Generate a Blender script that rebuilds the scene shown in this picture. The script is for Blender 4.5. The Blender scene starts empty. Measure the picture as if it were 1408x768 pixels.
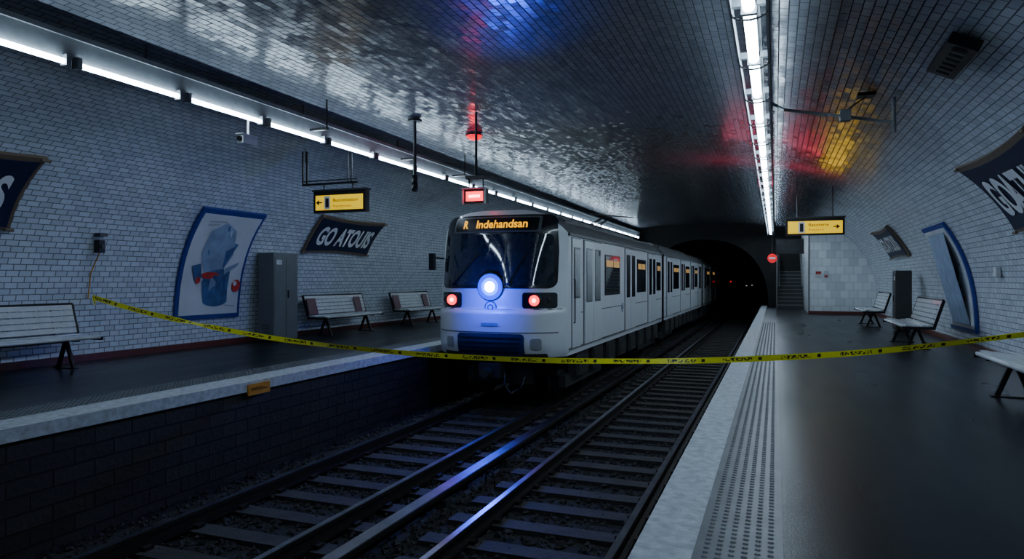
import bpy, math, random
from mathutils import Vector
random.seed(7)
sc=bpy.context.scene
COL=sc.collection
# ---------------------------------------------------------------- materials
def new_mat(name):
    m=bpy.data.materials.new(name); m.use_nodes=True
    return m, m.node_tree, m.node_tree.nodes['Principled BSDF']
def pmat(name,col,rough=0.5,metal=0.0,em=None,es=0.0,var=0.12,scale=8.0,bump=0.0,bscale=60,coat=0.0):
    m,nt,b=new_mat(name)
    b.inputs['Roughness'].default_value=rough; b.inputs['Metallic'].default_value=metal
    b.inputs['Coat Weight'].default_value=coat
    tc=nt.nodes.new('ShaderNodeTexCoord')
    n=nt.nodes.new('ShaderNodeTexNoise'); n.inputs['Scale'].default_value=scale; n.inputs['Detail'].default_value=5
    nt.links.new(tc.outputs['Object'],n.inputs['Vector'])
    r=nt.nodes.new('ShaderNodeValToRGB')
    r.color_ramp.elements[0].position=0.3; r.color_ramp.elements[1].position=0.7
    r.color_ramp.elements[0].color=(*[c*(1-var) for c in col],1)
    r.color_ramp.elements[1].color=(*[min(1,c*(1+var)) for c in col],1)
    nt.links.new(n.outputs['Fac'],r.inputs['Fac']); nt.links.new(r.outputs['Color'],b.inputs['Base Color'])
    if em:
        b.inputs['Emission Color'].default_value=(*em,1); b.inputs['Emission Strength'].default_value=es
    if bump>0:
        n2=nt.nodes.new('ShaderNodeTexNoise'); n2.inputs['Scale'].default_value=bscale; n2.inputs['Detail'].default_value=4
        nt.links.new(tc.outputs['Object'],n2.inputs['Vector'])
        bp=nt.nodes.new('ShaderNodeBump'); bp.inputs['Strength'].default_value=bump; bp.inputs['Distance'].default_value=0.02
        nt.links.new(n2.outputs['Fac'],bp.inputs['Height']); nt.links.new(bp.outputs['Normal'],b.inputs['Normal'])
    return m
def tile_mat(name,low,high,z0,z1,mortar,bw=0.18,rh=0.09,rough=0.23,tilt=.085):
    m,nt,b=new_mat(name); L=nt.links.new; N=nt.nodes.new
    uv=N('ShaderNodeUVMap'); uv.uv_map='UVMap'
    br=N('ShaderNodeTexBrick'); br.inputs['Scale'].default_value=1
    br.inputs['Brick Width'].default_value=bw; br.inputs['Row Height'].default_value=rh
    br.inputs['Mortar Size'].default_value=0.007; br.inputs['Mortar Smooth'].default_value=0.25
    br.inputs['Color1'].default_value=(1,1,1,1); br.inputs['Color2'].default_value=(.72,.74,.76,1); br.inputs['Mortar'].default_value=(mortar,mortar,mortar*1.03,1)
    br.inputs['Bias'].default_value=-0.3
    L(uv.outputs['UV'],br.inputs['Vector'])
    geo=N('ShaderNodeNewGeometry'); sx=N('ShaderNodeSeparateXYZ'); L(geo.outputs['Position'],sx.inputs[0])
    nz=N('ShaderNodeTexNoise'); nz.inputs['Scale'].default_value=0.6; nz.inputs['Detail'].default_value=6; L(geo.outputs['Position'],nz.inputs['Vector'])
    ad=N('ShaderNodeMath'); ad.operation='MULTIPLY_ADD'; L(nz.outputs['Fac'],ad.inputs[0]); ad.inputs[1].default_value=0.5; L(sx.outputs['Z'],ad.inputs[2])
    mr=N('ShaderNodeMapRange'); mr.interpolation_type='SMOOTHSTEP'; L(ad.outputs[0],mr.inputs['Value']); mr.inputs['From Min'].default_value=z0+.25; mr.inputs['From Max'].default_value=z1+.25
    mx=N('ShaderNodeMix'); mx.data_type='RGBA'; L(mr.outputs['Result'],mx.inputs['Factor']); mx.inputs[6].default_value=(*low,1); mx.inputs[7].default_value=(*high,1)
    ml=N('ShaderNodeMix'); ml.data_type='RGBA'; ml.blend_type='MULTIPLY'; ml.inputs['Factor'].default_value=1
    L(mx.outputs[2],ml.inputs[6]); L(br.outputs['Color'],ml.inputs[7]); L(ml.outputs[2],b.inputs['Base Color'])
    rr=N('ShaderNodeMapRange'); L(br.outputs['Fac'],rr.inputs['Value']); rr.inputs['To Min'].default_value=rough; rr.inputs['To Max'].default_value=.9; L(rr.outputs['Result'],b.inputs['Roughness'])
    sp=N('ShaderNodeMapRange'); L(br.outputs['Fac'],sp.inputs['Value']); sp.inputs['To Min'].default_value=.45; sp.inputs['To Max'].default_value=.05; L(sp.outputs['Result'],b.inputs['Specular IOR Level'])
    def mt(op,a,bv=0.0,cv=None):
        n=N('ShaderNodeMath'); n.operation=op
        for i,q in enumerate((a,bv) if cv is None else (a,bv,cv)):
            if isinstance(q,(int,float)): n.inputs[i].default_value=q
            else: L(q,n.inputs[i])
        return n.outputs[0]
    # every tile is set at its own slight angle
    su=N('ShaderNodeSeparateXYZ'); L(uv.outputs['UV'],su.inputs[0])
    row=mt('FLOOR',mt('DIVIDE',su.outputs['Y'],rh))
    sh=mt('MULTIPLY',mt('MODULO',row,2.0),bw*.5)
    colm=mt('FLOOR',mt('DIVIDE',mt('ADD',su.outputs['X'],sh),bw))
    cc=N('ShaderNodeCombineXYZ'); L(colm,cc.inputs['X']); L(row,cc.inputs['Y'])
    wn=N('ShaderNodeTexWhiteNoise'); wn.noise_dimensions='2D'; L(cc.outputs[0],wn.inputs['Vector'])
    v1=N('ShaderNodeVectorMath'); v1.operation='SUBTRACT'; L(wn.outputs['Color'],v1.inputs[0]); v1.inputs[1].default_value=(.5,.5,.5)
    v2=N('ShaderNodeVectorMath'); v2.operation='SCALE'; L(v1.outputs[0],v2.inputs[0]); v2.inputs['Scale'].default_value=tilt
    v3=N('ShaderNodeVectorMath'); v3.operation='ADD'; L(v2.outputs[0],v3.inputs[0]); L(geo.outputs['Normal'],v3.inputs[1])
    v4=N('ShaderNodeVectorMath'); v4.operation='NORMALIZE'; L(v3.outputs[0],v4.inputs[0])
    bp=N('ShaderNodeBump'); bp.invert=True; bp.inputs['Strength'].default_value=.55; bp.inputs['Distance'].default_value=0.005
    L(br.outputs['Fac'],bp.inputs['Height']); L(v4.outputs[0],bp.inputs['Normal']); L(bp.outputs['Normal'],b.inputs['Normal'])
    return m
M={}
M['tile']=tile_mat('metro_tile',(.64,.70,.78),(.155,.168,.19),2.9,3.95,0.26)  # darkens with height: dimmer light at the crown put into the colour
M['tile_end']=tile_mat('metro_tile_white',(.9,.93,.95),(.8,.8,.8),3,5,0.55,bw=.3,rh=.3,tilt=.03)
M['dark_wall']=pmat('dark_render',(.02,.021,.023),.85,bump=.4,bscale=8)  # near black: dimness of the end wall put into its colour
M['tunnel']=pmat('tunnel_concrete',(.012,.012,.014),.9,bump=.4,bscale=5)
M['white_edge']=pmat('painted_concrete',(.5,.53,.56),.65,var=.25,scale=14,bump=.4,bscale=90)
M['tactile']=pmat('tactile_rubber',(.10,.11,.12),.4,var=.2,scale=5)
M['base']=pmat('maroon_skirting',(.11,.03,.025),.4)
M['steel']=pmat('rail_side_rust',(.03,.026,.025),.55,metal=.6,bump=.3)
M['railtop']=pmat('rail_head_polished',(.25,.26,.33),.3,metal=1,var=.3,scale=3)
M['sleeper']=pmat('sleeper_timber',(.034,.032,.033),.75,var=.35,scale=5,bump=.5,bscale=30)
M['stone']=pmat('ballast_stone',(.024,.024,.027),.85,var=.5,scale=12)
M['ballast']=pmat('ballast_bed',(.016,.016,.019),.95,var=.5,scale=25,bump=1,bscale=28)
M['housing']=pmat('grey_housing',(.2,.215,.23),.45,metal=.3)
M['tube']=pmat('fluorescent_tube',(.9,.95,1),.4,em=(.64,.83,1.0),es=31)
M['black']=pmat('black_metal',(.012,.012,.014),.4,metal=.3)
M['dkgrey']=pmat('dark_grey_metal',(.05,.053,.057),.5,metal=.4)
M['cab']=pmat('cabinet_grey',(.17,.19,.2),.45,metal=.3,var=.08,scale=3)
M['white']=pmat('white_plastic',(.6,.62,.64),.35)
M['twhite']=pmat('train_white_paint',(.78,.81,.84),.3,var=.04,scale=2,coat=.3)
M['tgrey']=pmat('train_seam_grey',(.12,.13,.14),.5)
M['troof']=pmat('train_roof',(.13,.135,.14),.6,var=.2)
M['tdark']=pmat('train_black_mask',(.012,.014,.018),.18,coat=.5)
M['glass']=pmat('windscreen_glass',(.02,.028,.04),.04,var=.3,coat=1)
M['tblue']=pmat('train_blue_panel',(.012,.03,.12),.4)
M['under']=pmat('underframe',(.015,.015,.016),.8)
M['red']=pmat('red_lamp',(.8,.0,.01),.3,em=(1,.0,.015),es=5)
M['redcore']=pmat('red_lamp_core',(1,.5,.5),.3,em=(1,.2,.2),es=16)
M['reddome']=pmat('red_reflection_glow',(.8,.0,.01),.3,em=(1,.0,.02),es=1.6,var=.5,scale=40)  # added glow imitating a red reflection on the vault
M['head']=pmat('blue_white_lamp',(.1,.3,1),.3,em=(.25,.48,1),es=90)
M['headring']=pmat('blue_halo_ring',(.0,.008,.12),.6,em=(.0,.03,1),es=2.2)  # glowing ring paints in the blue halo around the headlight
M['headring2']=pmat('blue_halo_inner_ring',(.0,.02,.2),.6,em=(.005,.1,1),es=6)  # inner part of the painted headlight halo
M['amber']=pmat('amber_led',(.9,.4,.0),.4,em=(1,.42,.0),es=1.6)
M['amberdim']=pmat('amber_interior',(.3,.2,.06),.3,em=(1,.55,.15),es=.3,var=.5)
M['yellow']=pmat('sign_yellow',(1,.66,.0),.45,em=(1,.62,.0),es=.75,var=.04)
M['navy']=pmat('enamel_navy',(.006,.013,.05),.5)
M['lettering']=pmat('enamel_white',(.75,.77,.8),.35,var=.03)
M['frame']=pmat('sign_frame_bronze',(.16,.12,.085),.5,metal=.2)
M['paper']=pmat('poster_paper',(.6,.63,.68),.5,var=.1,scale=2)
M['pblue']=pmat('poster_blue',(.015,.04,.25),.5)
M['pb2']=pmat('poster_slate_blue',(.05,.11,.27),.5,var=.35,scale=6)
M['pb3']=pmat('poster_pale_blue',(.24,.32,.46),.5,var=.2,scale=5)
M['pr']=pmat('poster_red',(.5,.035,.03),.5,var=.3)
M['pgrey']=pmat('poster_grey',(.3,.32,.36),.5)
M['sigred']=pmat('signal_red_enamel',(.7,.01,.015),.5,em=(1,.01,.02),es=.6)
M['dimlamp']=pmat('dim_tunnel_lamp',(.8,.8,.8),.4,em=(.9,.95,1),es=1.5)
M['maroon']=pmat('bench_maroon',(.1,.02,.045),.4)
M['bench']=pmat('bench_white',(.6,.63,.66),.25,var=.08,coat=.4)
M['orange']=pmat('plate_orange',(.6,.27,.03),.5)
M['stair']=pmat('stair_stone',(.16,.16,.16),.6)
def asphalt():
    m,nt,b=new_mat('platform_asphalt'); L=nt.links.new; N=nt.nodes.new
    g=N('ShaderNodeNewGeometry')
    mp=N('ShaderNodeMapping'); mp.inputs['Scale'].default_value=(2.2,.35,1); L(g.outputs['Position'],mp.inputs['Vector'])
    n=N('ShaderNodeTexNoise'); n.inputs['Scale'].default_value=1.0; n.inputs['Detail'].default_value=2; n.inputs['Roughness'].default_value=.5; L(mp.outputs[0],n.inputs['Vector'])
    r=N('ShaderNodeValToRGB'); r.color_ramp.elements[0].position=.3; r.color_ramp.elements[1].position=.75
    r.color_ramp.elements[0].color=(.0075,.009,.011,1); r.color_ramp.elements[1].color=(.012,.014,.017,1)
    L(n.outputs['Fac'],r.inputs['Fac']); L(r.outputs['Color'],b.inputs['Base Color'])
    mr=N('ShaderNodeMapRange'); mr.inputs['From Min'].default_value=.3; mr.inputs['From Max'].default_value=.7; mr.inputs['To Min'].default_value=.27; mr.inputs['To Max'].default_value=.34; L(n.outputs['Fac'],mr.inputs['Value']); L(mr.outputs['Result'],b.inputs['Roughness'])
    b.inputs['Specular IOR Level'].default_value=.24
    n2=N('ShaderNodeTexNoise'); n2.inputs['Scale'].default_value=70; n2.inputs['Detail'].default_value=3; L(g.outputs['Position'],n2.inputs['Vector'])
    bp=N('ShaderNodeBump'); bp.inputs['Strength'].default_value=.15; bp.inputs['Distance'].default_value=.01; L(n2.outputs['Fac'],bp.inputs['Height']); L(bp.outputs['Normal'],b.inputs['Normal'])
    return m
M['asphalt']=asphalt()
def brick_dark():
    m,nt,b=new_mat('trackside_blockwork'); L=nt.links.new; N=nt.nodes.new
    g=N('ShaderNodeNewGeometry'); s=N('ShaderNodeSeparateXYZ'); c=N('ShaderNodeCombineXYZ'); L(g.outputs['Position'],s.inputs[0]); L(s.outputs['Y'],c.inputs['X']); L(s.outputs['Z'],c.inputs['Y'])
    br=N('ShaderNodeTexBrick'); br.inputs['Scale'].default_value=1; br.inputs['Brick Width'].default_value=.42; br.inputs['Row Height'].default_value=.16; br.inputs['Mortar Size'].default_value=.012; br.inputs['Mortar Smooth'].default_value=.4
    br.inputs['Color1'].default_value=(.028,.026,.026,1); br.inputs['Color2'].default_value=(.014,.013,.014,1); br.inputs['Mortar'].default_value=(.004,.004,.005,1)
    L(c.outputs[0],br.inputs['Vector']); L(br.outputs['Color'],b.inputs['Base Color']); b.inputs['Roughness'].default_value=.6
    n2=N('ShaderNodeTexNoise'); n2.inputs['Scale'].default_value=18; L(g.outputs['Position'],n2.inputs['Vector'])
    b1=N('ShaderNodeBump'); b1.inputs['Strength'].default_value=.4; b1.inputs['Distance'].default_value=.02; L(n2.outputs['Fac'],b1.inputs['Height'])
    bp=N('ShaderNodeBump'); bp.invert=True; bp.inputs['Strength'].default_value=1; bp.inputs['Distance'].default_value=.03; L(br.outputs['Fac'],bp.inputs['Height']); L(b1.outputs['Normal'],bp.inputs['Normal']); L(bp.outputs['Normal'],b.inputs['Normal'])
    return m
M['block']=brick_dark()
def tape_mat():
    m,nt,b=new_mat('barrier_tape'); L=nt.links.new; N=nt.nodes.new
    uv=N('ShaderNodeUVMap'); uv.uv_map='UVMap'; s=N('ShaderNodeSeparateXYZ'); L(uv.outputs['UV'],s.inputs[0])
    def math_(op,a,bv):
        n=N('ShaderNodeMath'); n.operation=op
        if hasattr(a,'name'): L(a,n.inputs[0])
        else: n.inputs[0].default_value=a
        if hasattr(bv,'name'): L(bv,n.inputs[1])
        else: n.inputs[1].default_value=bv
        return n.outputs[0]
    wn=N('ShaderNodeTexNoise'); wn.inputs['Scale'].default_value=1; wn.inputs['Detail'].default_value=2
    c=N('ShaderNodeCombineXYZ'); L(math_('MULTIPLY',s.outputs['X'],38),c.inputs['X']); L(math_('MULTIPLY',s.outputs['Y'],2.5),c.inputs['Y']); L(c.outputs[0],wn.inputs['Vector'])
    glyph=math_('GREATER_THAN',wn.outputs['Fac'],.5)
    fr=math_('FRACT',math_('MULTIPLY',s.outputs['X'],1.45),0)
    word=math_('LESS_THAN',fr,.52)
    ab=math_('LESS_THAN',math_('ABSOLUTE',math_('SUBTRACT',s.outputs['Y'],.5),0),.27)
    mask=math_('MULTIPLY',math_('MULTIPLY',glyph,word),ab)
    blk=math_('MULTIPLY',math_('GREATER_THAN',fr,.62),math_('LESS_THAN',fr,.68))
    mask=math_('MAXIMUM',mask,math_('MULTIPLY',blk,ab))
    mx=N('ShaderNodeMix'); mx.data_type='RGBA'; L(mask,mx.inputs['Factor']); mx.inputs[6].default_value=(.9,.86,.02,1); mx.inputs[7].default_value=(.02,.02,.015,1)
    L(mx.outputs[2],b.inputs['Base Color']); b.inputs['Roughness'].default_value=.3
    return m
M['tape']=tape_mat()
# ---------------------------------------------------------------- mesh builder
class MB:
    def __init__(s): s.v=[];s.f=[];s.m=[];s.s=[];s.mats=[];s.uv=None
    def mi(s,mat):
        if mat not in s.mats: s.mats.append(mat)
        return s.mats.index(mat)
    def face(s,idx,mat,smooth=False): s.f.append(tuple(idx)); s.m.append(s.mi(mat)); s.s.append(smooth)
    def quad(s,pts,mat,smooth=False):
        n=len(s.v); s.v+= [tuple(p) for p in pts]; s.face(range(n,n+len(pts)),mat,smooth)
    def box(s,a,b,mat):
        x0,x1=sorted((a[0],b[0]));y0,y1=sorted((a[1],b[1]));z0,z1=sorted((a[2],b[2]))
        n=len(s.v)
        s.v+=[(x0,y0,z0),(x1,y0,z0),(x1,y1,z0),(x0,y1,z0),(x0,y0,z1),(x1,y0,z1),(x1,y1,z1),(x0,y1,z1)]
        for q in ((0,3,2,1),(4,5,6,7),(0,1,5,4),(1,2,6,5),(2,3,7,6),(3,0,4,7)): s.face([n+i for i in q],mat)
    def bar(s,p0,p1,w,h,mat,up=(0,0,1)):
        p0=Vector(p0);p1=Vector(p1);d=(p1-p0).normalized();u=Vector(up)
        if abs(d.dot(u))>.97:u=Vector((1,0,0))
        r=d.cross(u).normalized();u=r.cross(d).normalized();n=len(s.v)
        for p in (p0,p1):
            for a,b in ((-1,-1),(1,-1),(1,1),(-1,1)): s.v.append(tuple(p+r*a*w/2+u*b*h/2))
        for q in ((0,1,2,3),(7,6,5,4),(0,4,5,1),(1,5,6,2),(2,6,7,3),(3,7,4,0)): s.face([n+i for i in q],mat)
    def cyl(s,p0,p1,r,mat,seg=10,r2=None,cap=True):
        p0=Vector(p0);p1=Vector(p1);d=(p1-p0).normalized();u=Vector((0,0,1))
        if abs(d.dot(u))>.97:u=Vector((1,0,0))
        a=d.cross(u).normalized();b=a.cross(d).normalized();n=len(s.v);r2=r if r2 is None else r2
        for p,rr in ((p0,r),(p1,r2)):
            for i in range(seg):
                t=2*math.pi*i/seg; s.v.append(tuple(p+a*rr*math.cos(t)+b*rr*math.sin(t)))
        for i in range(seg):
            j=(i+1)%seg; s.face((n+i,n+j,n+seg+j,n+seg+i),mat,True)
        if cap:
            s.face(range(n,n+seg),mat); s.face(range(n+2*seg-1,n+seg-1,-1),mat)
    def path(s,pts,r,mat,seg=8):
        for a,b in zip(pts,pts[1:]): s.cyl(a,b,r,mat,seg)
    def grid(s,rows,mat,smooth=True):
        n=len(s.v);c=len(rows[0])
        for r in rows: s.v+=[tuple(p) for p in r]
        for i in range(len(rows)-1):
            for j in range(c-1): s.face((n+i*c+j,n+i*c+j+1,n+(i+1)*c+j+1,n+(i+1)*c+j),mat,smooth)
    def obj(s,name,parent=None):
        me=bpy.data.meshes.new(name); me.from_pydata(s.v,[],s.f)
        for k in s.mats: me.materials.append(M[k])
        me.polygons.foreach_set('material_index',s.m); me.polygons.foreach_set('use_smooth',s.s)
        if s.uv:
            l=me.uv_layers.new(name='UVMap')
            for lp in me.loops: l.data[lp.index].uv=s.uv[lp.vertex_index]
        me.update(); o=bpy.data.objects.new(name,me); COL.objects.link(o)
        if parent: o.parent=parent
        return o
def text_obj(body,fn,mat,name,parent,w=None,bold=0.0,shear=0.0):
    cu=bpy.data.curves.new('t','FONT'); cu.body=body; cu.offset=bold; cu.shear=shear
    to=bpy.data.objects.new('t',cu); COL.objects.link(to); bpy.context.view_layer.update()
    dg=bpy.context.evaluated_depsgraph_get(); me=bpy.data.meshes.new_from_object(to.evaluated_get(dg))
    bpy.data.objects.remove(to); xs=[v.co.x for v in me.vertices]; ys=[v.co.y for v in me.vertices]
    x0,x1,y0,y1=min(xs),max(xs),min(ys),max(ys)
    for v in me.vertices: v.co=Vector(fn((v.co.x-x0)/(x1-x0),(v.co.y-y0)/(y1-y0)))
    me.materials.clear(); me.materials.append(M[mat]); o=bpy.data.objects.new(name,me); COL.objects.link(o); o.parent=parent
    return o
# ---------------------------------------------------------------- vault
CX=-3.42; A=6.9; B=4.15; NN=2.8
def off(h): return A*(max(0,1-(h/B)**NN))**(1/NN)
def ch(x): return B*(max(0,1-(abs(x-CX)/A)**NN))**(1/NN)
def wx(side,h,inset=0.0):
    d=.01; o=off(h); sl=(off(h+d)-off(h))/d
    nx,nz=-1,sl; l=math.hypot(nx,nz)
    return (CX+side*(o+inset*nx/l), h+inset*nz/l)
Y0,Y1=-7.0,36.2
prof=[]
K=160
for i in range(K+1):
    t=math.pi*(1-i/K); c,s_=math.cos(t),math.sin(t)
    prof.append((CX+A*math.copysign(abs(c)**(2/NN),c),B*abs(s_)**(2/NN)))
arc=[0]
for a,b in zip(prof,prof[1:]): arc.append(arc[-1]+math.hypot(b[0]-a[0],b[1]-a[1]))
def shell(name,sel):
    mb=MB();mb.uv=[];idx=[i for i in range(K+1) if sel(prof[i])]
    for i in idx:
        for y in (Y0,Y1):
            mb.v.append((prof[i][0],y,prof[i][1])); mb.uv.append((y,arc[i]))
    for k in range(len(idx)-1): mb.face((2*k,2*k+1,2*k+3,2*k+2),'tile',True)
    return mb.obj(name)
hs=[p[1] for p in prof]
SPL=2.6
iL=max(i for i in range(K//2) if hs[i]<SPL)
pl=prof[iL][1]
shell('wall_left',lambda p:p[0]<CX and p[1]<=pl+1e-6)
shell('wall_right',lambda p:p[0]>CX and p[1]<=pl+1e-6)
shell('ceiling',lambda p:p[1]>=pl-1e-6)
def arch(cx,hw,top,zb,i,n,p=2.3):
    t=math.pi*(1-i/n); c,s_=math.cos(t),math.sin(t)
    return (cx+hw*math.copysign(abs(c)**(2/p),c), zb+(top-zb)*abs(s_)**(2/p))
mb=MB()
rows=[[(p[0],Y1,p[1]) for p in prof],[(arch(CX,3.1,3.35,0,i,K)[0],Y1,arch(CX,3.1,3.35,0,i,K)[1]) for i in range(K+1)]]
mb.grid(rows,'dark_wall',False)
mb.quad([(CX-3.1,Y1,0),(CX-3.1,Y1,-1.3),(CX-3.6,Y1,-1.3),(CX-3.6,Y1,0)],'dark_wall')
mb.quad([(CX+3.1,Y1,0),(CX+3.1,Y1,-1.3),(CX+3.6,Y1,-1.3),(CX+3.6,Y1,0)],'dark_wall')
mb.obj('wall_end')
mb=MB()
rows=[]
for y in (Y1+.01,80):
    rows.append([(CX-3.1,y,-1.3)]+[(arch(CX,3.1,3.35,0,i,40)[0],y,arch(CX,3.1,3.35,0,i,40)[1]) for i in range(41)]+[(CX+3.1,y,-1.3)])
mb.grid(rows,'tunnel')
mb.quad([(CX-3.2,80,-1.3),(CX+3.2,80,-1.3),(CX+3.2,80,3.5),(CX-3.2,80,3.5)],'tunnel')
mb.obj('tunnel_lining')
mb=MB()
ry=52
rows=[[(CX-3.05,ry,-1.2)]+[(arch(CX,3.05,3.3,0,i,40)[0],ry,arch(CX,3.05,3.3,0,i,40)[1]) for i in range(41)]+[(CX+3.05,ry,-1.2)],
      [(-5.4,ry,-1.2)]+[(arch(-2.75,2.4,3.0,0,i,40)[0],ry,arch(-2.75,2.4,3.0,0,i,40)[1]) for i in range(41)]+[(-.35,ry,-1.2)]]
mb.grid(rows,'dark_wall',False); mb.obj('tunnel_portal_ring')
mb=MB(); mb.quad([(CX-A,Y0,-1.3),(CX+A,Y0,-1.3)]+[(p[0],Y0,p[1]) for p in reversed(prof)],'dark_wall'); mb.obj('wall_back')
# ---------------------------------------------------------------- platforms
XR=-0.64; XL=-6.22
mb=MB(); mb.box((XR+.27,Y0,-1.22),(CX+A,Y1,0),'asphalt'); mb.obj('floor')
mb=MB(); mb.box((CX-A,Y0,-1.22),(XL-.42,Y1,0),'asphalt'); mb.obj('floor')
def edge(x0,x1,face_x,nm):
    mb=MB()
    mb.box((x0,Y0,-.12),(x1,Y1,.006),'white_edge')
    return mb.obj(nm)
edge(XR,XR+.275,0,'trim_1'); edge(XL-.425,XL,0,'trim_2')
mb=MB(); mb.box((XR+.08,Y0,-1.22),(XR+.272,Y1,-.12),'block'); mb.obj('wall_trackside_right')
mb=MB(); mb.box((XL-.422,Y0,-1.22),(XL-.07,Y1,-.12),'block'); mb.obj('wall_trackside_left')
def tactile(x0,x1,ys,ye):
    mb=MB(); mb.box((x0,Y0,0),(x1,32.8,.007),'tactile')
    p=.058; n=int((x1-x0-.03)/p); sh=(x1-x0-(n-1)*p)/2
    y=ys;row=0
    while y<ye:
        for k in range(n):
            cx=x0+sh+k*p; r=.017; b=len(mb.v)
            seg=6
            for rr,z in ((r,.007),(r*.6,.013)):
                for q in range(seg):
                    t=2*math.pi*q/seg; mb.v.append((cx+rr*math.cos(t),y+rr*math.sin(t),z))
            for q in range(seg):
                j=(q+1)%seg; mb.face((b+q,b+j,b+seg+j,b+seg+q),'tactile',True)
            mb.face(range(b+seg,b+2*seg),'tactile',True)
        y+=p;row+=1
    return mb.obj('tactile_paving')
tactile(XR+.275,.035,1.5,22); tactile(XL-.87,XL-.425,2.5,14)
mb=MB()
for side in (-1,1):
    x=CX+side*(A-.02); mb.box((x,Y0,0),(x-side*.05,28 if side>0 else Y1,.11),'base')
    if side<0: mb.obj('baseboard_left'); mb=MB()
mb.obj('baseboard_right')
# ---------------------------------------------------------------- track
mb=MB(); mb.box((XL-.1,Y0,-1.4),(XR+.1,Y1,-1.2),'ballast'); mb.box((CX-3.1,Y1,-1.4),(CX+3.1,80,-1.2),'ballast'); mb.obj('track_bed_ground')
mb=MB()
for i in range(17000):
    x=random.uniform(XL-.0,XR+.02); y=3+20*random.random()**1.3
    r=random.uniform(.018,.042); z=-1.2+random.uniform(-.005,.03); n=len(mb.v)
    dv=[(r,0,0),(-r,0,0),(0,r,0),(0,-r,0),(0,0,r*.8),(0,0,-r*.8)]; a=random.random()*3; ca,sa=math.cos(a),math.sin(a)
    for d in dv:
        dx,dy,dz=[d[k]*random.uniform(.6,1.3) for k in range(3)]
        dx+=random.uniform(-.3,.3)*r; mb.v.append((x+dx*ca-dy*sa,y+dx*sa+dy*ca,z+dz))
    for f in ((0,2,4),(2,1,4),(1,3,4),(3,0,4),(2,0,5),(1,2,5),(3,1,5),(0,3,5)): mb.face([n+k for k in f],'stone')
mb.obj('ballast_stones')
for c in (-2.0,-4.70):
    mb=MB(); y=1.0
    while y<70:
        dx=random.uniform(-.03,.03); mb.box((c-1.13+dx,y-.115,-1.3),(c+1.11+dx,y+.115,-1.15),'sleeper')
        for rx in (c-.71,c+.71):
            for s_ in (-1,1): mb.box((rx+s_*.09-.03,y-.05,-1.15),(rx+s_*.09+.03,y+.05,-1.115),'steel')
        y+=.6
    for rx in (c-.71,c+.71):
        mb.box((rx-.07,Y0+.1,-1.15),(rx+.07,79,-1.125),'steel')
        mb.box((rx-.012,Y0+.1,-1.13),(rx+.012,79,-1.04),'steel')
        mb.box((rx-.036,Y0+.1,-1.045),(rx+.036,79,-1.005),'steel')
        mb.box((rx-.03,Y0+.1,-1.005),(rx+.03,79,-1.0),'railtop')
    mb.obj('railway_track')
def cond(x,w,z,nm):
    mb=MB(); mb.box((x-w/2,Y0+.1,z-.05),(x+w/2,79,z),'steel'); mb.box((x-w/2+.01,Y0+.1,z),(x+w/2-.01,79,z+.006),'railtop')
    mb.box((x-.02,Y0+.1,z-.13),(x+.02,79,z-.05),'steel')
    y=1.3
    while y<50: mb.box((x-.06,y-.07,-1.22),(x+.06,y+.07,z-.12),'dkgrey'); y+=1.8
    return mb.obj(nm)
cond(-3.38,.15,-.97,'conductor_rail')
mb=MB()
for y in (7.6,10.6,13.6):
    pts=[(-3.22+.07*math.cos(t),y+.02*t,-1.12+.1*math.sin(t)) for t in [k*.5 for k in range(0,7)]]
    mb.path([(-3.15,y,-1.2)]+pts+[(-3.29,y+.05,-1.2)],.012,'steel',6)
mb.obj('cable_hoop')
# ---------------------------------------------------------------- light lines
LXL,LH=-6.60,3.47
mb=MB(); mb.box((LXL-.22,1.0,LH+.05),(LXL-.03,35.9,LH+.29),'housing'); mb.box((LXL-.26,1.0,LH+.26),(LXL+.0,35.9,LH+.31),'housing')
y=4.88-1.39*2
while y+1.28<35.8:
    mb.cyl((LXL,y,LH),(LXL,y+1.28,LH),.028,'tube',10)
    for yy in (y-.02,y+1.25): mb.box((LXL-.05,yy,LH-.04),(LXL+.04,yy+.05,LH+.07),'housing')
    y+=1.39
y=3
while y<35: mb.cyl((LXL-.1,y,LH+.3),(LXL-.1,y,ch(LXL-.1)-.01),.012,'dkgrey',6); y+=2.78
mb.obj('fluorescent_light_line')
RX=-.2
mb=MB(); mb.box((RX-.05,1.0,LH+.09),(RX+.05,35.9,LH+.14),'housing')
for s_ in (-1,1):
    mb.bar((RX+s_*.14,1.0,LH+.05),(RX+s_*.14,35.9,LH+.05),.02,.13,'housing')
mb.box((RX+.0,1.0,LH+.14),(RX+.08,35.9,LH+.24),'dkgrey')
y=4.5-1.39*2
while y+1.28<35.8:
    mb.cyl((RX,y,LH+.02),(RX,y+1.3,LH+.02),.05,'tube',12)
    mb.box((RX-.15,y-.06,LH+.04),(RX+.15,y-.01,LH+.1),'housing')
    mb.box((RX-.06,y-.06,LH-.03),(RX+.06,y-.01,LH+.1),'housing')
    pts=[(RX+.14*math.cos(t),y-.035,LH+.0-.07*math.sin(t)) for t in [math.pi*k/8 for k in range(9)]]
    mb.path(pts,.01,'black',5)
    y+=1.39
y=3
while y<35: mb.cyl((RX,y,LH+.1),(RX,y,ch(RX)-.01),.012,'dkgrey',6); y+=2.78
mb.obj('fluorescent_light_line')
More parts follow.
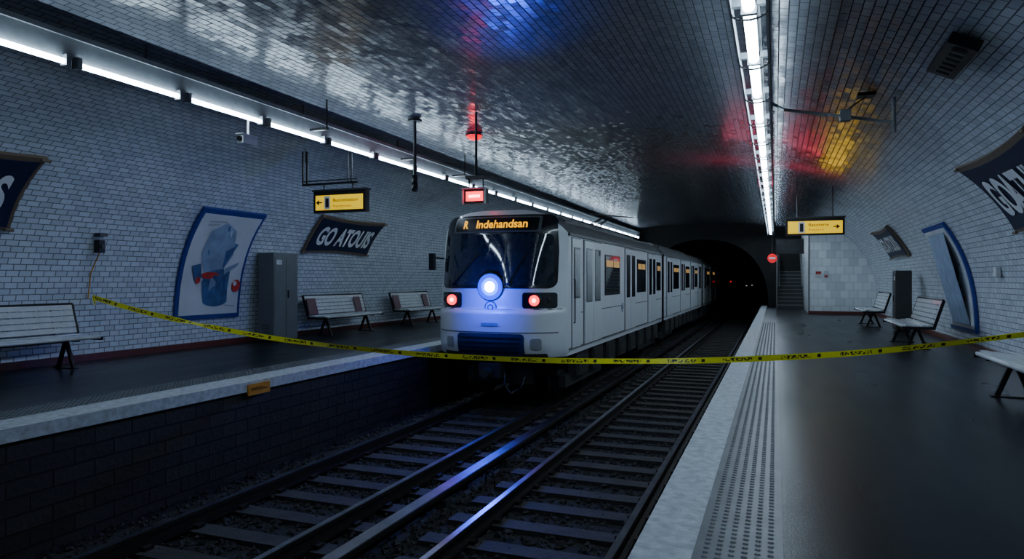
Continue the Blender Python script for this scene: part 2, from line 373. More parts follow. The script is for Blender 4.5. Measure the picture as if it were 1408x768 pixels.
# ---------------------------------------------------------------- wall signs/posters
def wp(side,y,h,ins): x,z=wx(side,h,ins); return (x,y,z)
def panel(mb,side,y0,y1,h0,h1,ins,mat,bow=0.0,n=14,m=10,skirt=.05):
    yc,hc=(y0+y1)/2,(h0+h1)/2; W,H=(y1-y0)/2,(h1-h0)/2
    def P(u,v,i):
        return wp(side,yc+u*(W-bow*(1-v*v)*.5),hc+v*(H-bow*(1-u*u)),i)
    rows=[[P(-1+2*i/n,-1+2*j/m,ins) for i in range(n+1)] for j in range(m+1)]
    mb.grid(rows,mat)
    per=[(-1+2*i/n,-1) for i in range(n+1)]+[(1,-1+2*j/m) for j in range(m+1)]+[(1-2*i/n,1) for i in range(n+1)]+[(-1,1-2*j/m) for j in range(m+1)]
    mb.grid([[P(u,v,ins) for u,v in per],[P(u,v,ins-skirt) for u,v in per]],mat,False)
def name_sign(side,y0,y1,h0,h1,txt,a=.09,b=.91):
    mb=MB(); panel(mb,side,y0,y1,h0,h1,.07,'frame',bow=.045)
    panel(mb,side,y0+.06,y1-.06,h0+.055,h1-.055,.085,'navy',bow=.045,skirt=.02)
    for yy in (y0+.02,y1-.02):
        for hh in (h0+.02,h1-.02): 
            p=wp(side,yy,hh,.08); mb.cyl(Vector(p)-Vector((0,.06,0)),Vector(p)+Vector((0,.06,0)),.022,'frame',8)
    o=mb.obj('station_name_sign')
    if txt:
        def fn(u,v):
            uu=a+(b-a)*u; y=y0+(y1-y0)*uu if side<0 else y1-(y1-y0)*uu
            return wp(side,y,h0+(h1-h0)*(.25+.5*v),.1)
        text_obj(txt,fn,'lettering','lettering',o,bold=.035)
    return o
name_sign(-1,12.7,15.3,1.93,2.78,'GO ATOUIS')
name_sign(-1,3.65,6.35,2.0,2.98,'GO ATOUIS')
name_sign(1,8.5,11.3,1.96,2.92,'GOATHUIS')
name_sign(1,19.6,22.4,1.9,2.7,'GO ATOUIS')
def poster(side,y0,y1,h0,h1,art,k=1.0):
    mb=MB(); panel(mb,side,y0,y1,h0,h1,.06,'pblue'); 
    panel(mb,side,y0+.07,y1-.07,h0+.08,h1-.08,.07,'paper',skirt=.015)
    ins=.075
    for kind,mat,pts in art:
        ins+=.0015
        if kind=='e':
            cx,cy,rx,ry=pts; pts=[(cx+rx*math.cos(t*math.pi/10),cy+ry*math.sin(t*math.pi/10)) for t in range(20)]
        P=[]
        for u,v in pts:
            if mat!='pgrey' : u=.5+(u-.5)*k; v=.5+(v-.5)*min(k,1.12)
            y=y0+(y1-y0)*u if side<0 else y1-(y1-y0)*u
            P.append(wp(side,y,h0+(h1-h0)*v,ins))
        n=len(mb.v); mb.v+=P; cxy=tuple(sum(p[k_] for p in P)/len(P) for k_ in range(3)); mb.v.append(cxy)
        for q in range(len(P)): mb.face((n+q,n+(q+1)%len(P),n+len(P)),mat)
    return mb.obj('advertising_poster')
art1=[('p','pb3',[(.3,.78),(.45,.86),(.62,.8),(.7,.6),(.6,.45),(.38,.42),(.28,.6)]),
 ('e','paper',(.5,.68,.15,.1)),('p','pb2',[(.44,.5),(.6,.5),(.7,.36),(.72,.2),(.4,.2),(.36,.36)]),
 ('e','pb2',(.56,.2,.16,.045)),('p','pb3',[(.47,.46),(.53,.46),(.54,.24),(.45,.24)]),
 ('p','pb2',[(.33,.66),(.38,.71),(.46,.58),(.64,.7),(.72,.69),(.6,.48),(.42,.46)]),
 ('p','pb2',[(.42,.78),(.5,.84),(.56,.72),(.52,.6),(.44,.62)]),
 ('p','paper',[(.5,.79),(.56,.8),(.6,.66),(.54,.62)]),
 ('e','pb3',(.5,.74,.045,.045)),('e','pr',(.45,.42,.12,.03)),('e','pr',(.54,.57,.06,.025)),('e','pr',(.82,.33,.06,.055)),('e','paper',(.8,.35,.025,.022)),
 ('p','pb3',[(.62,.42),(.78,.5),(.8,.54),(.62,.48)]),('p','pb2',[(.64,.44),(.7,.46),(.7,.3),(.66,.3)]),
 ('p','pb2',[(.2,.5),(.3,.52),(.34,.4),(.26,.38)]),('e','pr',(.3,.38,.03,.03)),
 ('p','pgrey',[(.15,.9),(.4,.91),(.4,.917),(.15,.907)]),('p','pgrey',[(.15,.87),(.32,.88),(.32,.887),(.15,.877)]),('p','pgrey',[(.7,.12),(.88,.11),(.88,.116),(.7,.126)])]
poster(-1,9.45,11.05,.55,2.62,art1,1.2)
art2=[('p','pb3',[(.14,.07),(.86,.07),(.86,.93),(.14,.93)]),('p','pgrey',[(.14,.5),(.86,.62),(.86,.93),(.14,.93)]),('e','pb2',(.5,.62,.22,.16)),('p','pb2',[(.24,.1),(.76,.1),(.66,.45),(.34,.45)]),('e','paper',(.5,.78,.12,.07)),('p','pb3',[(.45,.5),(.55,.5),(.6,.2),(.4,.2)]),('e','paper',(.3,.3,.07,.05)),('e','pr',(.7,.3,.05,.03))]
poster(1,14.7,16.6,.3,2.38,art2)
# ---------------------------------------------------------------- benches
def bench(xb,s,y0,y1,maroon=False):
    mb=MB()
    def P(d,y,z): return (xb+s*d,y,z)
    L=y1-y0
    n=5
    for k in range(n):
        d0=.1+k*.09; z=.43+.012*abs(k-2)
        mb.box(P(d0,y0,z),P(d0+.078,y1,z+.028),'bench')
    ns=5
    for k in range(ns):
        z0=.5+k*.085; d=.06-.026*k
        mb.bar(P(d,y0,z0+.035),P(d,y1,z0+.035),.022,.074,'bench',up=(-s*.28,0,1))
    q=int(L/.18)
    for k in range(q+1):
        y=y0+.02+k*(L-.04)/q
        mb.bar(P(.058,y,.49),P(-.05,y,.9),.02,.022,'bench',up=(1,0,0))
        mb.bar(P(.1,y,.43),P(.54,y,.435),.02,.02,'bench')
    mb.cyl(P(-.062,y0,.925),P(-.062,y1,.925),.02,'black',8)
    mb.cyl(P(.56,y0,.44),P(.56,y1,.44),.025,'bench',8)
    for y in (y0,y1):
        m='black'
        mb.bar(P(.08,y,.44),P(-.07,y,.93),.03,.05,m,up=(1,0,0)); mb.bar(P(.06,y,.42),P(.6,y,.42),.03,.05,m)
    if maroon:
        mb.bar(P(.075,y0,.68),P(.075,y0+.32,.68),.012,.38,'maroon',up=(-s*.28,0,1))
        if s>0: mb.bar(P(.075,y1-.5,.68),P(.075,y1-.22,.68),.012,.38,'maroon',up=(-s*.28,0,1))
    for y in (y0+.35,y1-.35):
        mb.bar(P(.3,y,.42),P(.14,y,.01),.05,.04,'black',up=(0,1,0)); mb.bar(P(.3,y,.42),P(.46,y,.01),.05,.04,'black',up=(0,1,0))
        mb.bar(P(.05,y,.41),P(.56,y,.41),.05,.03,'black'); mb.box(P(.08,y-.04,0),P(.52,y+.04,.015),'black')
        mb.bar(P(.06,y,.42),P(-.05,y,.9),.03,.02,'black',up=(1,0,0))
    mb.bar(P(.3,y0+.35,.39),P(.3,y1-.35,.39),.04,.03,'black')
    mb.obj('bench')
bench(-10.0,1,5.1,7.35); bench(-10.0,1,12.85,15.2,True); bench(-10.0,1,16.6,18.8,True)
bench(2.75,-1,7.1,9.35); bench(2.75,-1,14.2,16.5); bench(2.8,-1,20.6,22.8)
# ---------------------------------------------------------------- cabinets
def cabinet(x0,x1,y0,y1,h,mat,fs):
    mb=MB(); mb.box((x0,y0,0.05),(x1,y1,h),mat); mb.box((x0+.03,y0+.03,0),(x1-.03,y1-.03,.05),'black'); mb.box((x0-.0,y0-.01,h),(x1+.01*fs,y1+.01,h+.025),mat)
    xf=x1 if fs>0 else x0; e=.008*fs
    mb.box((xf,y0+.03,.1),(xf+e,y1-.03,h-.05),mat)
    mb.box((xf+e,(y0+y1)/2-.004,.1),(xf+e*1.2,(y0+y1)/2+.004,h-.05),'black')
    mb.box((xf+e,(y0+y1)/2+.05,h*.5),(xf+e*3,(y0+y1)/2+.08,h*.5+.16),'black')
    mb.box((xf+e,y0+.08,h-.22),(xf+e*1.5,y0+.24,h-.12),'white')
    for k in range(5): mb.box((x0+.1,y0-.006,.2+k*.04),(x1-.1,y0,.215+k*.04),'black')
    mb.box((x0+.04,y0-.006,.12),(x1-.04,y0-.001,h-.06),mat)
    mb.obj('utility_cabinet')
cabinet(-10.02,-9.62,11.35,12.1,1.83,'cab',1)
cabinet(2.8,3.15,19.3,19.8,1.5,'dkgrey',-1)
# ---------------------------------------------------------------- train
TC=-4.75; HW=1.25; TB=-.08
def ztop(u): return 2.58-.45*abs(u)**4
def S(x,z):
    u=min(1,abs(x)/HW)
    y=11.28+.55*u**3.6
    y+=max(0,z-1.15)*.16
    if z>2.2: y+=(z-2.2)**2*1.6
    if z<.78: y-=.07*min(1,(.78-z)/.06)
    if z<.2: y+=(.2-z)**2*1.2
    return y
def TP(x,z,o=0.0): return (TC+x,S(x,z)-o,z)
train=bpy.data.objects.new('metro_train',None); COL.objects.link(train); train.empty_display_size=.5
mb=MB(); nu,nv=44,60
rows=[]
for j in range(nv+1):
    v=j/nv; row=[]
    for i in range(nu+1):
        u=-1+2*i/nu; u=math.copysign(abs(u)**.8,u)
        row.append(TP(u*HW,TB+v*(ztop(u)-TB)))
    rows.append(row)
mb.grid(rows,'twhite')
CE=22.85
top=rows[-1]
mb.grid([top]+[[(p[0],y,p[2]) for p in top] for y in (13,CE)],'troof')
for c in (0,-1):
    colp=[r[c] for r in rows]; mb.grid([colp,[(p[0],CE,p[2]) for p in colp]],'twhite',False)
mb.quad([(TC-HW,11.8,TB),(TC+HW,11.8,TB),(TC+HW,CE,TB),(TC-HW,CE,TB)],'under')
mb.quad([(p[0],CE,p[2]) for p in top]+[(TC+HW,CE,TB),(TC-HW,CE,TB)],'tgrey')
def patch(mb,xc,zc,W,H,r,o,mat,nx=16,nz=12,topcut=0):
    rows=[]
    zs=[]
    for k in range(nz+1):
        t=-1+2*k/nz; t=math.sin(t*math.pi/2); zs.append(t)
    for t in zs:
        d=abs(t)*H-(H-r); w=W
        if d>0: w=W-(r-math.sqrt(max(0,r*r-d*d)))
        if topcut and t>0: w-=topcut*t
        rows.append([TP(xc-w+2*w*i/nx,zc+t*H,o) for i in range(nx+1)])
    mb.grid(rows,mat)
    per=rows[0]+[r_[-1] for r_ in rows]+rows[-1][::-1]+[r_[0] for r_ in rows[::-1]]
    mb.grid([per,[(p[0],p[1]+o+.02,p[2]) for p in per]],mat,False)
patch(mb,0,1.81,1.13,.67,.14,.012,'tdark',28,22,.05)
patch(mb,-.0,1.66,1.07,.46,.08,.022,'glass',28,14,.02)
patch(mb,0,2.3,.85,.15,.04,.025,'tgrey',16,6)
patch(mb,0,2.3,.81,.12,.03,.035,'black',16,6)
patch(mb,.25,1.66,.012,.45,.005,.03,'tdark',2,10)
for s_ in (-1,1):
    patch(mb,s_*.86,.93,.27,.14,.04,.015,'tdark',10,8)
    p=TP(s_*.8,.93,.03); mb.cyl((p[0],p[1]+.05,p[2]),(p[0],p[1]-.02,p[2]),.105,'dkgrey',20); mb.cyl((p[0],p[1]-.02,p[2]),(p[0],p[1]-.035,p[2]),.095,'red',20); mb.cyl((p[0],p[1]-.035,p[2]),(p[0],p[1]-.045,p[2]),.035,'redcore',16)
    p=TP(s_*.99,.93,.02); mb.cyl((p[0],p[1]+.05,p[2]),(p[0],p[1]-.01,p[2]),.055,'dkgrey',14)
p=TP(0,1.17,.0); mb.cyl((p[0],p[1]+.03,p[2]),(p[0],p[1]-.04,p[2]),.25,'dkgrey',28); mb.cyl((p[0],p[1]-.04,p[2]),(p[0],p[1]-.05,p[2]),.235,'headring',28); mb.cyl((p[0],p[1]-.05,p[2]),(p[0],p[1]-.058,p[2]),.16,'headring2',24); mb.cyl((p[0],p[1]-.058,p[2]),(p[0],p[1]-.066,p[2]),.095,'head',24)
for r0,mt,o in ((.12,'pb2',.012),(.095,'twhite',.018),(.06,'pb2',.024),(.035,'twhite',.03)):
    p=TP(0,.8,o); mb.cyl((p[0],p[1]+.02,p[2]),(p[0],p[1],p[2]),r0,mt,24)
patch(mb,0,.5,.16,.03,.01,.012,'pb3',4,4)
patch(mb,0,.775,1.2,.012,.004,.004,'tgrey',30,2)
patch(mb,0,.14,.64,.2,.06,.02,'tblue',16,8)
for k in range(4): patch(mb,0,.02+k*.085,.58,.012,.004,.035,'navy',12,2)
patch(mb,0,.36,1.16,.01,.004,.006,'tgrey',30,2)
for s_ in (-1,1): patch(mb,s_*.83,.16,.09,.1,.02,.012,'pgrey',4,4)
patch(mb,0,-.06,1.0,.05,.02,.02,'dkgrey',16,2)
for x0,x1 in ((-.75,-.25),(.35,.62)):
    a=TP(x0,1.24,.05); b=TP(x1,1.75,.05); mb.bar(a,b,.02,.015,'black'); mb.cyl(TP(x0,1.22,.0),TP(x0,1.22,.07),.03,'black',8)
mb.bar((TC-HW+.05,11.95,1.7),(TC-HW-.14,11.75,1.72),.03,.03,'black'); mb.box((TC-HW-.2,11.66,1.48),(TC-HW-.1,11.76,1.8),'black')
mb.box((TC-.2,11.2,-.45),(TC+.2,11.9,-.2),'under'); mb.cyl((TC,11.5,-.34),(TC,10.98,-.34),.08,'dkgrey',12)
mb.path([(TC+.25,11.3,-.3),(TC+.32,11.15,-.55),(TC+.45,11.1,-.68),(TC+.6,11.2,-.6),(TC+.66,11.4,-.3)],.018,'black',6)
mb.box((TC-.62,11.65,-.6),(TC+.62,11.85,-.1),'under')
body=mb.obj('cab_car_body',train)
text_obj('R',lambda u,v:TP(-.62+.1*u,2.23+.15*v,.045),'amber','route_letter',train,bold=.02)
text_obj('Indehandsan',lambda u,v:TP(-.35+.98*u,2.23+.15*v,.045),'amber','destination_display',train,bold=.02)
XS=TC+HW
def window(mb,y0,y1,z0,z1,warm=True,X=XS):
    mb.box((X-.01,y0,z0),(X+.012,y1,z1),'tdark'); mb.box((X,y0+.04,z0+.04),(X+.018,y1-.04,z1-.04),'glass')
    if warm:
        mb.box((X,y0+.1,z1-.27),(X+.021,y1-.12,z1-.12),'amberdim'); mb.box((X,(y0+y1)/2-.015,z0+.03),(X+.024,(y0+y1)/2+.015,z1-.03),'tdark')
def doors(mb,y0,y1):
    m=(y0+y1)/2
    mb.box((XS-.01,y0-.04,.02),(XS+.012,y1+.04,2.08),'tgrey')
    for a,b in ((y0,m-.012),(m+.012,y1)):
        mb.box((XS,a,.04),(XS+.028,b,2.06),'twhite')
        mb.box((XS,a+.1,.85),(XS+.032,b-.1,1.92),'tdark'); mb.box((XS,a+.13,.88),(XS+.036,b-.13,1.89),'glass')
def side(name,ys,ye,layout,first=False):
    mb=MB()
    for k,a,b in layout:
        if k=='d': doors(mb,a,b)
        else: window(mb,a,b,.95,1.85)
    mb.box((XS-.01,ys+.3,2.1),(XS+.03,ye-.02,2.15),'tgrey'); mb.box((XS-.01,ys+.3,.02),(XS+.02,ye-.02,.05),'tgrey')
    mb.box((XS-.01,ys+.6,.66),(XS+.006,ye-.1,.68),'tgrey')
    mb.box((TC-.95,ys+.6,-.5),(TC+.95,ye-.1,TB),'under')
    y=ys+1
    while y<ye-1:
        mb.box((XS-.22,y,-.55),(XS-.05,y+.9,-.1),'dkgrey'); mb.box((XS-.04,y+.1,-.5),(XS-.035,y+.8,-.18),'under'); y+=1.25
    for yc in (ys+2.0,ye-2.0):
        for dy in (-.9,.9):
            for rx in (-5.42,-3.98): mb.cyl((rx-.05,yc+dy,-.6),(rx+.05,yc+dy,-.6),.4,'dkgrey',22); 
            mb.cyl((-5.5,yc+dy,-.6),(-3.9,yc+dy,-.6),.07,'under',8)
        mb.box((XS-.28,yc-1.4,-.72),(XS-.15,yc+1.4,-.5),'dkgrey')
    mb.box((TC-.5,ys+1.8,2.55),(TC+.5,ye-1,2.63),'troof')
    mb.bar((TC+.98,ys+.9,2.42),(TC+.98,ye-.2,2.42),.04,.05,'dkgrey')
    return mb.obj(name,train)
mbd=MB()
mbd.box((XS-.01,12.12,.02),(XS+.01,12.74,2.08),'tgrey'); mbd.box((XS,12.14,.04),(XS+.022,12.72,2.06),'twhite')
mbd.box((XS-.01,12.22,.95),(XS+.03,12.64,1.9),'tdark'); mbd.box((XS,12.25,.99),(XS+.035,12.61,1.86),'glass'); mbd.cyl((XS+.05,12.2,.5),(XS+.05,12.2,1.3),.012,'dkgrey',6)
for z in (.5,1.3): mbd.cyl((XS,12.2,z),(XS+.05,12.2,z),.012,'dkgrey',6)
for r0,mt,o in ((.11,'pb2',.01),(.085,'twhite',.014),(.05,'pb2',.018)): mbd.cyl((XS,16.62,.62),(XS+o,16.62,.62),r0,mt,20)
mbd.obj('cab_door',train)
side('cab_car_side',11.65,CE,[('d',13.0,14.35),('w',14.75,16.3),('d',16.9,18.2),('w',18.5,19.8),('d',20.2,21.5),('w',21.75,22.55)])
def car(ys,ye,lay):
    mb=MB(); prof_=[(TC+(-1+2*i/24)*HW,ztop(-1+2*i/24)) for i in range(25)]
    mb.grid([[(x,ys,z) for x,z in prof_],[(x,ye,z) for x,z in prof_]],'troof')
    mb.box((TC-HW,ys,TB),(TC+HW,ye,2.13),'twhite')
    for y in (ys,ye): mb.quad([(x,y,z) for x,z in prof_]+[(TC+HW,y,TB),(TC-HW,y,TB)],'tgrey')
    mb.box((TC-.9,ys-.48,0),(TC+.9,ys+.02,2.2),'under')
    for k in range(5): mb.box((TC-.96,ys-.42+k*.09,0),(TC+.96,ys-.38+k*.09,2.25),'dkgrey')
    mb.obj('trailer_car_body',train); side('trailer_car_side',ys-.4,ye,lay)
car(23.3,36.0,[('d',23.9,25.2),('w',25.6,27.1),('d',27.6,28.9),('w',29.2,30.6),('d',31,32.3),('w',32.7,33.8),('d',34.2,35.5)])
car(36.45,49,[('d',37.0,38.3),('w',38.7,40.2),('d',40.7,42),('w',42.4,43.8),('d',44.2,45.5)])
mb=MB()
for y in (17.0,17.6):
    mb.bar((TC+.1,y,2.6),(TC+.7,y+.3,2.95),.03,.03,'black'); mb.bar((TC+.7,y+.3,2.95),(TC+.1,y+.5,2.62),.02,.02,'black')
mb.bar((TC+.3,16.9,2.97),(TC+1.15,18.4,2.97),.03,.03,'black'); mb.obj('roof_frame',train)
# ---------------------------------------------------------------- hanging signs
def hang_sign(x0,x1,y,z0,z1,rods):
    mb=MB(); mb.box((x0,y,z0),(x1,y+.12,z1),'black'); mb.box((x0+.05,y-.008,z0+.045),(x1-.05,y,z1-.075),'yellow')
    w=x1-x0
    mb.box((x0+.22*w,y-.012,z0+.06),(x0+.33*w,y-.008,z1-.09),'lettering')
    mb.box((x0+.245*w,y-.015,z0+.09),(x0+.305*w,y-.012,z1-.13),'black')
    mb.box((x0-.02,y-.02,z1),(x1+.02,y+.14,z1+.03),'dkgrey')
    for x in rods: mb.cyl((x,y+.06,z1+.02),(x,y+.06,ch(x)-.01),.014,'dkgrey',8)
    return mb.obj('exit_direction_sign')
def arrow(o,x,y,z,s,dirx):
    mb=MB(); mb.bar((x-s*.9*dirx,y,z),(x+s*.1*dirx,y,z),.006,s*.35,'black'); 
    mb.quad([(x+dirx*s,y-.003,z),(x,y-.003,z+s*.75),(x,y-.003,z-s*.75)],'black'); return mb.obj('arrow',o)
o=hang_sign(-7.68,-6.6,10.1,2.48,2.86,())
arrow(o,-7.55,10.088,2.66,.07,-1)
text_obj('Bustieinstion',lambda u,v:(-7.26+.52*u,10.088,2.665+.06*v),'black','lettering',o,bold=.01)
text_obj('Pusiteriuon',lambda u,v:(-7.26+.38*u,10.088,2.565+.05*v),'dkgrey','lettering',o)
mb=MB()
mb.bar((-7.95,10.16,3.0),(-6.8,10.16,3.0),.04,.035,'black'); mb.bar((-7.95,10.16,3.06),(-6.8,10.16,3.06),.02,.02,'dkgrey')
for x in (-7.95,-7.86): mb.bar((x,10.16,2.98),(x,10.16,3.6),.035,.03,'black')
for x in (-7.0,-6.92): mb.bar((x,10.16,2.98),(x,10.16,ch(x)-.01),.02,.02,'dkgrey')
mb.bar((-7.9,10.16,3.4),(-7.9,10.16,ch(-7.9)-.01),.015,.015,'dkgrey')
for x in (-7.5,-6.9): mb.cyl((x,10.16,2.89),(x,10.16,3.0),.012,'black',6)
mb.obj('sign_bracket')
o=hang_sign(.24,1.56,18.2,2.38,2.8,(.5,1.3))
arrow(o,1.38,18.188,2.58,.08,1)
text_obj('Bassiterie',lambda u,v:(.76+.45*u,18.188,2.6+.07*v),'black','lettering',o,bold=.01)
text_obj('Pusiterie',lambda u,v:(.76+.35*u,18.188,2.49+.05*v),'dkgrey','lettering',o)
mb=MB(); hx,hy=-5.8,10.4
mb.cyl((hx,hy,3.0),(hx,hy,ch(hx)-.01),.028,'dkgrey',10); mb.cyl((hx,hy,2.98),(hx,hy,3.1),.05,'black',12); mb.cyl((hx,hy,ch(hx)-.05),(hx,hy,ch(hx)-.02),.12,'dkgrey',14)
mb.cyl((hx,hy,2.86),(hx,hy,2.98),.065,'black',14,r2=.05); mb.cyl((hx,hy,2.81),(hx,hy,2.86),.04,'black',14,r2=.065); mb.obj('dome_camera')
mb=MB(); cx_,cy_=-6.66,7.35
mb.cyl((cx_,cy_,3.2),(cx_,cy_,3.52),.015,'white',8); mb.box((cx_-.05,cy_-.14,3.12),(cx_+.05,cy_+.12,3.24),'white'); mb.cyl((cx_,cy_-.14,3.18),(cx_,cy_-.17,3.18),.035,'black',12); mb.box((cx_-.06,cy_-.17,3.24),(cx_+.06,cy_+.12,3.25),'white'); mb.obj('security_camera')
mb=MB(); lx,ly=-4.72,10.5
mb.box((lx-.2,ly,2.58),(lx+.2,ly+.14,2.82),'black'); mb.box((lx-.155,ly-.006,2.62),(lx+.155,ly,2.78),'red'); mb.box((lx-.1,ly-.012,2.68),(lx+.1,ly-.006,2.72),'redcore')
for x in (-.21,.19): mb.box((lx+x,ly-.06,2.57),(lx+x+.02,ly,2.83),'white')
mb.box((lx-.21,ly-.08,2.82),(lx+.21,ly+.14,2.84),'white')
for x in (-.13,.13): mb.cyl((lx+x,ly+.07,2.84),(lx+x,ly+.07,3.02),.012,'black',6)
mb.box((lx-.17,ly+.0,3.0),(lx+.17,ly+.14,3.05),'dkgrey'); mb.cyl((lx,ly+.07,3.05),(lx,ly+.07,ch(lx)-.01),.022,'dkgrey',10); mb.obj('platform_signal_display')
# added glowing dome, stands in for a red reflection on the vault
mb=MB(); rx_,ry_=-5.42,12.05; cz=ch(rx_)-.012
mb.cyl((rx_,ry_,cz),(rx_,ry_,cz-.02),.17,'dkgrey',20)
prev=.155
for k in range(1,6):
    r_=.155*math.cos(k*math.pi/2/5.4); mb.cyl((rx_,ry_,cz-.02-.09*math.sin((k-1)*math.pi/10.8)),(rx_,ry_,cz-.02-.09*math.sin(k*math.pi/10.8)),prev,'reddome',20,r2=r_,cap=(k==5)); prev=r_
mb.obj('red_reflection_dome')
mb=MB(); bx,by=1.58,7.4; bz=ch(bx)
sl=(ch(bx+.05)-ch(bx-.05))/.1; nrm=Vector((sl,0,-1)).normalized()
c0=Vector((bx,by,bz))+nrm*.09
mb.bar(c0-Vector((0,.45,0)),c0+Vector((0,.45,0)),.26,.1,'black',up=tuple(nrm)); 
for k in range(6): mb.bar(c0+nrm*.06+Vector((0,-.36+k*.13,0)),c0+nrm*.06+Vector((0,-.3+k*.13,0)),.12,.03,'dkgrey',up=tuple(nrm))
for k in (-.3,.3): mb.cyl(c0+Vector((0,k,0)),c0-nrm*.085+Vector((0,k,0)),.02,'dkgrey',6)
mb.obj('ceiling_speaker')
mb=MB(); mb.path([(-.05,9.2,3.52),(.1,9.2,3.42),(.8,9.4,3.32),(1.36,9.5,3.22)],.02,'housing',8)
mb.cyl((1.36,9.5,3.1),(1.36,9.5,ch(1.36)-.01),.022,'housing',8); mb.box((.75,9.33,3.26),(.87,9.45,3.4),'housing')
mb.path([(.8,9.4,3.38),(1.1,9.5,ch(1.1)-.04)],.01,'black',6); mb.box((.95,9.4,ch(1.15)-.06),(1.15,9.6,ch(1.15)-.02),'black')
mb.obj('ceiling_conduit')
mb=MB()
for y,l in ((8.6,.25),(11.3,.5),(13.5,.3)): mb.cyl((LXL+.3,y,LH+.1),(LXL+.3,y,ch(LXL+.3)-.01),.014,'black',6); mb.box((LXL+.0,y-.02,LH+.08),(LXL+.32,y+.02,LH+.12),'black')
mb.obj('light_line_hanger')
mb=MB(); ax,az=wx(-1,1.9,.0); ax+=.02
mb.box((ax,7.68,1.72),(ax+.12,7.78,1.92),'black'); mb.cyl((ax+.12,7.73,1.82),(ax+.15,7.73,1.82),.035,'dkgrey',10); mb.box((ax+.02,7.66,1.98),(ax+.16,7.8,2.03),'dkgrey')
mb.path([(ax+.06,7.73,1.72),(wx(-1,1.4,.04)[0],7.74,1.4),(wx(-1,1.02,.05)[0],7.74,1.0)],.01,'orange',6); mb.obj('wall_intercom')
def catm(P,n):
    out=[]
    for i in range(len(P)-1):
        p0=P[max(0,i-1)];p1=P[i];p2=P[i+1];p3=P[min(len(P)-1,i+2)]
        for k in range(n):
            t=k/n; out.append(.5*((2*p1)+(p2-p0)*t+(2*p0-5*p1+4*p2-p3)*t*t+(3*p1-p0-3*p2+p3)*t**3))
    out.append(P[-1]); return out
TPTS=[(-10.12,-.28),(-9.2,-.50),(-8.0,-.715),(-6.7,-.895),(-5.0,-1.03),(-3.3,-1.085),(-1.9,-1.07),(-.55,-1.015),(1.06,-.877),(2.6,-.65),(3.32,-.53)]
def ty(x): return 7.74+(x+10.12)/(3.32+10.12)*(9.6-7.74)
P=catm([Vector((x,ty(x),z+1.3)) for x,z in TPTS],14)
mb=MB();mb.uv=[];s_=0
for i,p in enumerate(P):
    if i: s_+=(p-P[i-1]).length
    a=.35*math.sin(s_*.9)+.25*math.sin(s_*2.3+1)
    if abs(s_-1.9)<.35: a+=1.2*math.cos((s_-1.9)/.35*math.pi/2)
    d=Vector((0,math.sin(a),math.cos(a)))*.037
    mb.v+= [tuple(p-d),tuple(p+d)]; mb.uv+=[(s_,0),(s_,1)]
for i in range(len(P)-1): mb.face((2*i,2*i+2,2*i+3,2*i+1),'tape',True)
n=len(mb.v)
e=P[0]
for k in range(5):
    mb.v+=[(e.x+.03+.01*k,e.y-.03,e.z-.03*k),(e.x+.03,e.y+.03,e.z-.03*k)]; mb.uv+=[(k*.1,0),(k*.1,1)]
for k in range(4): mb.face((n+2*k,n+2*k+2,n+2*k+3,n+2*k+1),'tape')
mb.obj('barrier_tape')
mb=MB(); mb.box((XL-.0,6.85,-.17),(XL+.02,7.25,-.03),'orange'); mb.box((XL+.02,6.9,-.11),(XL+.022,7.2,-.1),'black'); mb.box((XL+.02,6.9,-.09),(XL+.022,7.12,-.08),'black'); mb.obj('edge_marker_plate')
# ---------------------------------------------------------------- right end : white tiled enclosure + stairs
BX=1.19; BY=28.1
mb=MB(); mb.uv=[]
pr=[]
h=0
while h<4.1:
    x=wx(1,h)[0]
    if x<BX: break
    pr.append((x,h)); h+=.1
pr.append((BX,ch(BX)))
poly=[(BX,0)]+pr
for x,z in poly: mb.v.append((x,BY,z)); mb.uv.append((x,z))
mb.face(range(len(poly)),'tile_end')
n=len(mb.v)
for y,z in ((BY,0),(Y1,0),(Y1,ch(BX)),(BY,ch(BX))): mb.v.append((BX,y,z)); mb.uv.append((y,z))
mb.face(range(n,n+4),'tile_end'); mb.obj('wall_stair_enclosure')
mb=MB(); mb.box((BX-.03,BY-.03,0),(3.4,BY,.12),'base'); mb.box((BX-.03,BY-.02,0),(BX+.02,BY,3.2),'housing'); mb.obj('trim_3')
mb=MB(); mb.box((1.4,BY-.02,1.35),(1.62,BY,1.62),'white'); mb.box((1.42,BY-.025,1.5),(1.6,BY-.02,1.6),'pr'); mb.box((1.7,BY-.02,1.35),(1.84,BY,1.62),'white'); mb.box((1.72,BY-.025,1.38),(1.82,BY-.02,1.46),'pr'); mb.obj('wall_notice')
mb=MB()
for k in range(10): mb.box((.12,33.0+k*.3,0),(1.17,36.15,.17*(k+1)) ,'dkgrey')
for k in range(10): mb.box((.12,33.0+k*.3-.012,.17*(k+1)-.035),(1.17,33.0+k*.3,.17*(k+1)+.004),'stair')
mb.box((0.04,33.0,0),(.1,36.15,2.6),'stair'); mb.box((.04,32.95,2.45),(1.18,33.05,3.1),'dark_wall'); mb.cyl((.16,33,1.0),(.16,35.8,2.6),.025,'housing',8); mb.cyl((1.12,33,1.0),(1.12,35.8,2.6),.025,'housing',8)
mb.obj('staircase')
mb=MB(); mb.cyl((-.12,31.0,2.35),(-.12,31.0,3.3),.02,'black',8); mb.cyl((-.12,31.0,2.2),(-.12,30.95,2.2),.19,'sigred',24); mb.box((-.25,30.93,2.16),(.01,30.95,2.24),'lettering'); mb.box((-.2,31.0,1.7),(-.04,31.06,2.35),'black'); mb.obj('stop_signal')
mb=MB(); 
for x,z in ((-2.6,.7),(-2.1,.75)): mb.cyl((x,70,z),(x,69.95,z),.05,'dimlamp',10); mb.bar((x,70.03,z-.1),(x,70.03,z+.1),.2,.05,'black'); mb.cyl((x,70,z),(x,70,-1.2),.02,'black',6)
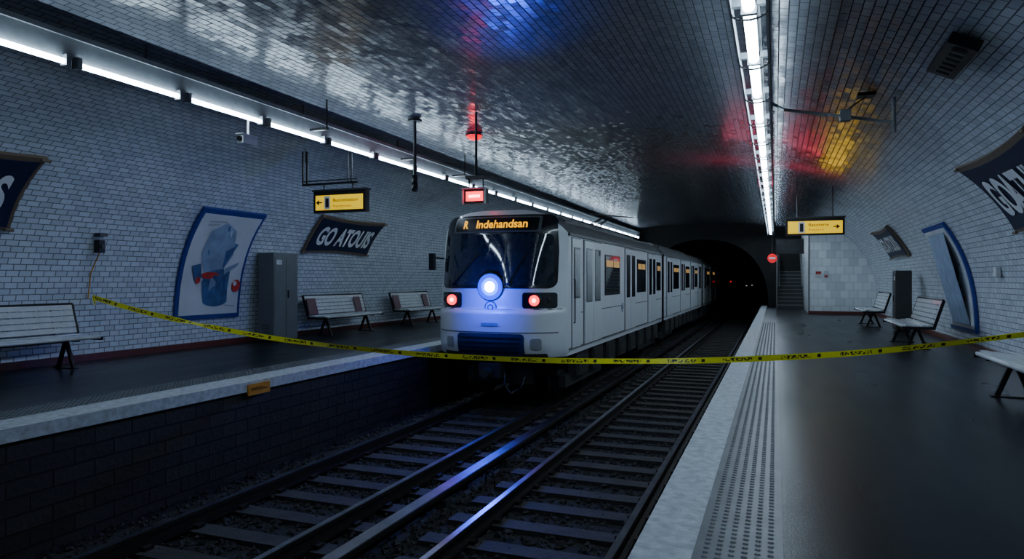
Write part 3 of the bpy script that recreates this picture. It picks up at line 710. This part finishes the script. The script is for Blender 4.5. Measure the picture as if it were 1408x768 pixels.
mb.obj('tunnel_marker_lamp')
mb=MB(); mb.cyl((-2.9,50,1.15),(-2.9,49.95,1.15),.06,'sigred',12); mb.box((-3.0,50,.95),(-2.8,50.1,1.35),'black'); mb.cyl((-2.9,50.05,-1.2),(-2.9,50.05,.95),.03,'black',8); mb.obj('tunnel_signal')
mb=MB(); a=wx(1,1.5); mb.box((a[0]-.06,12.9,1.35),(a[0]-.0,13.05,1.5),'white'); mb.obj('wall_junction_box')
# ---------------------------------------------------------------- lamps
def lamp(kind,name,loc,energy,col,target=None,size=.05,ang=40,blend=.6,sy=.1):
    l=bpy.data.lights.new(name,kind); l.energy=energy; l.color=col
    if kind in('POINT','SPOT'): l.shadow_soft_size=size
    if kind=='SPOT': l.spot_size=math.radians(ang); l.spot_blend=blend
    if kind=='AREA': l.shape='RECTANGLE'; l.size=size; l.size_y=sy
    o=bpy.data.objects.new(name,l); COL.objects.link(o); o.location=loc
    if target: o.rotation_euler=(Vector(target)-Vector(loc)).to_track_quat('-Z','Y').to_euler()
    return o
hy=S(0,1.17)
lamp('POINT','headlight_glow',(TC,hy-.45,1.05),42,(.0,.03,1),size=.1)
lamp('SPOT','headlight_beam',(TC,hy-.12,1.17),190,(.03,.06,1),(-3.3,4,-1.0),.08,75,1)
lamp('SPOT','blue_ceiling_fill',(-4.2,10.6,1.7),440,(.02,.08,1),(-2.75,7.0,4.1),.15,30,1)  # added blue spot without a fixture, tints the ceiling tiles
o=lamp('AREA','red_ceiling_fill',(-.3,16.6,3.2),22,(1,.02,.1),None,size=2.0,sy=.15); o.rotation_euler=(math.radians(180),0,0)  # added red light, no fixture, puts a red glow on the ceiling
lamp('POINT','red_ceiling_fill',(rx_,ry_,cz-.3),3,(1,.0,.02),size=.05)  # added red light below the dome, tints the vault around it
lamp('SPOT','sign_glow',(.9,17.9,2.95),9,(1,.6,.03),(.9,16.2,3.6),.25,70,1)  # spot added above the sign to throw yellow on the ceiling
w=bpy.data.worlds.new('world'); sc.world=w; w.use_nodes=True; w.node_tree.nodes['Background'].inputs[0].default_value=(.02,.03,.05,1); w.node_tree.nodes['Background'].inputs[1].default_value=.1
# ---------------------------------------------------------------- camera
cd=bpy.data.cameras.new('camera'); cd.sensor_width=36; cd.lens=940/1408*36; cd.clip_end=200
cam=bpy.data.objects.new('camera',cd); COL.objects.link(cam); cam.location=(0,0,1.3); cam.rotation_euler=(math.radians(90),0,math.atan(362/940)); sc.camera=cam
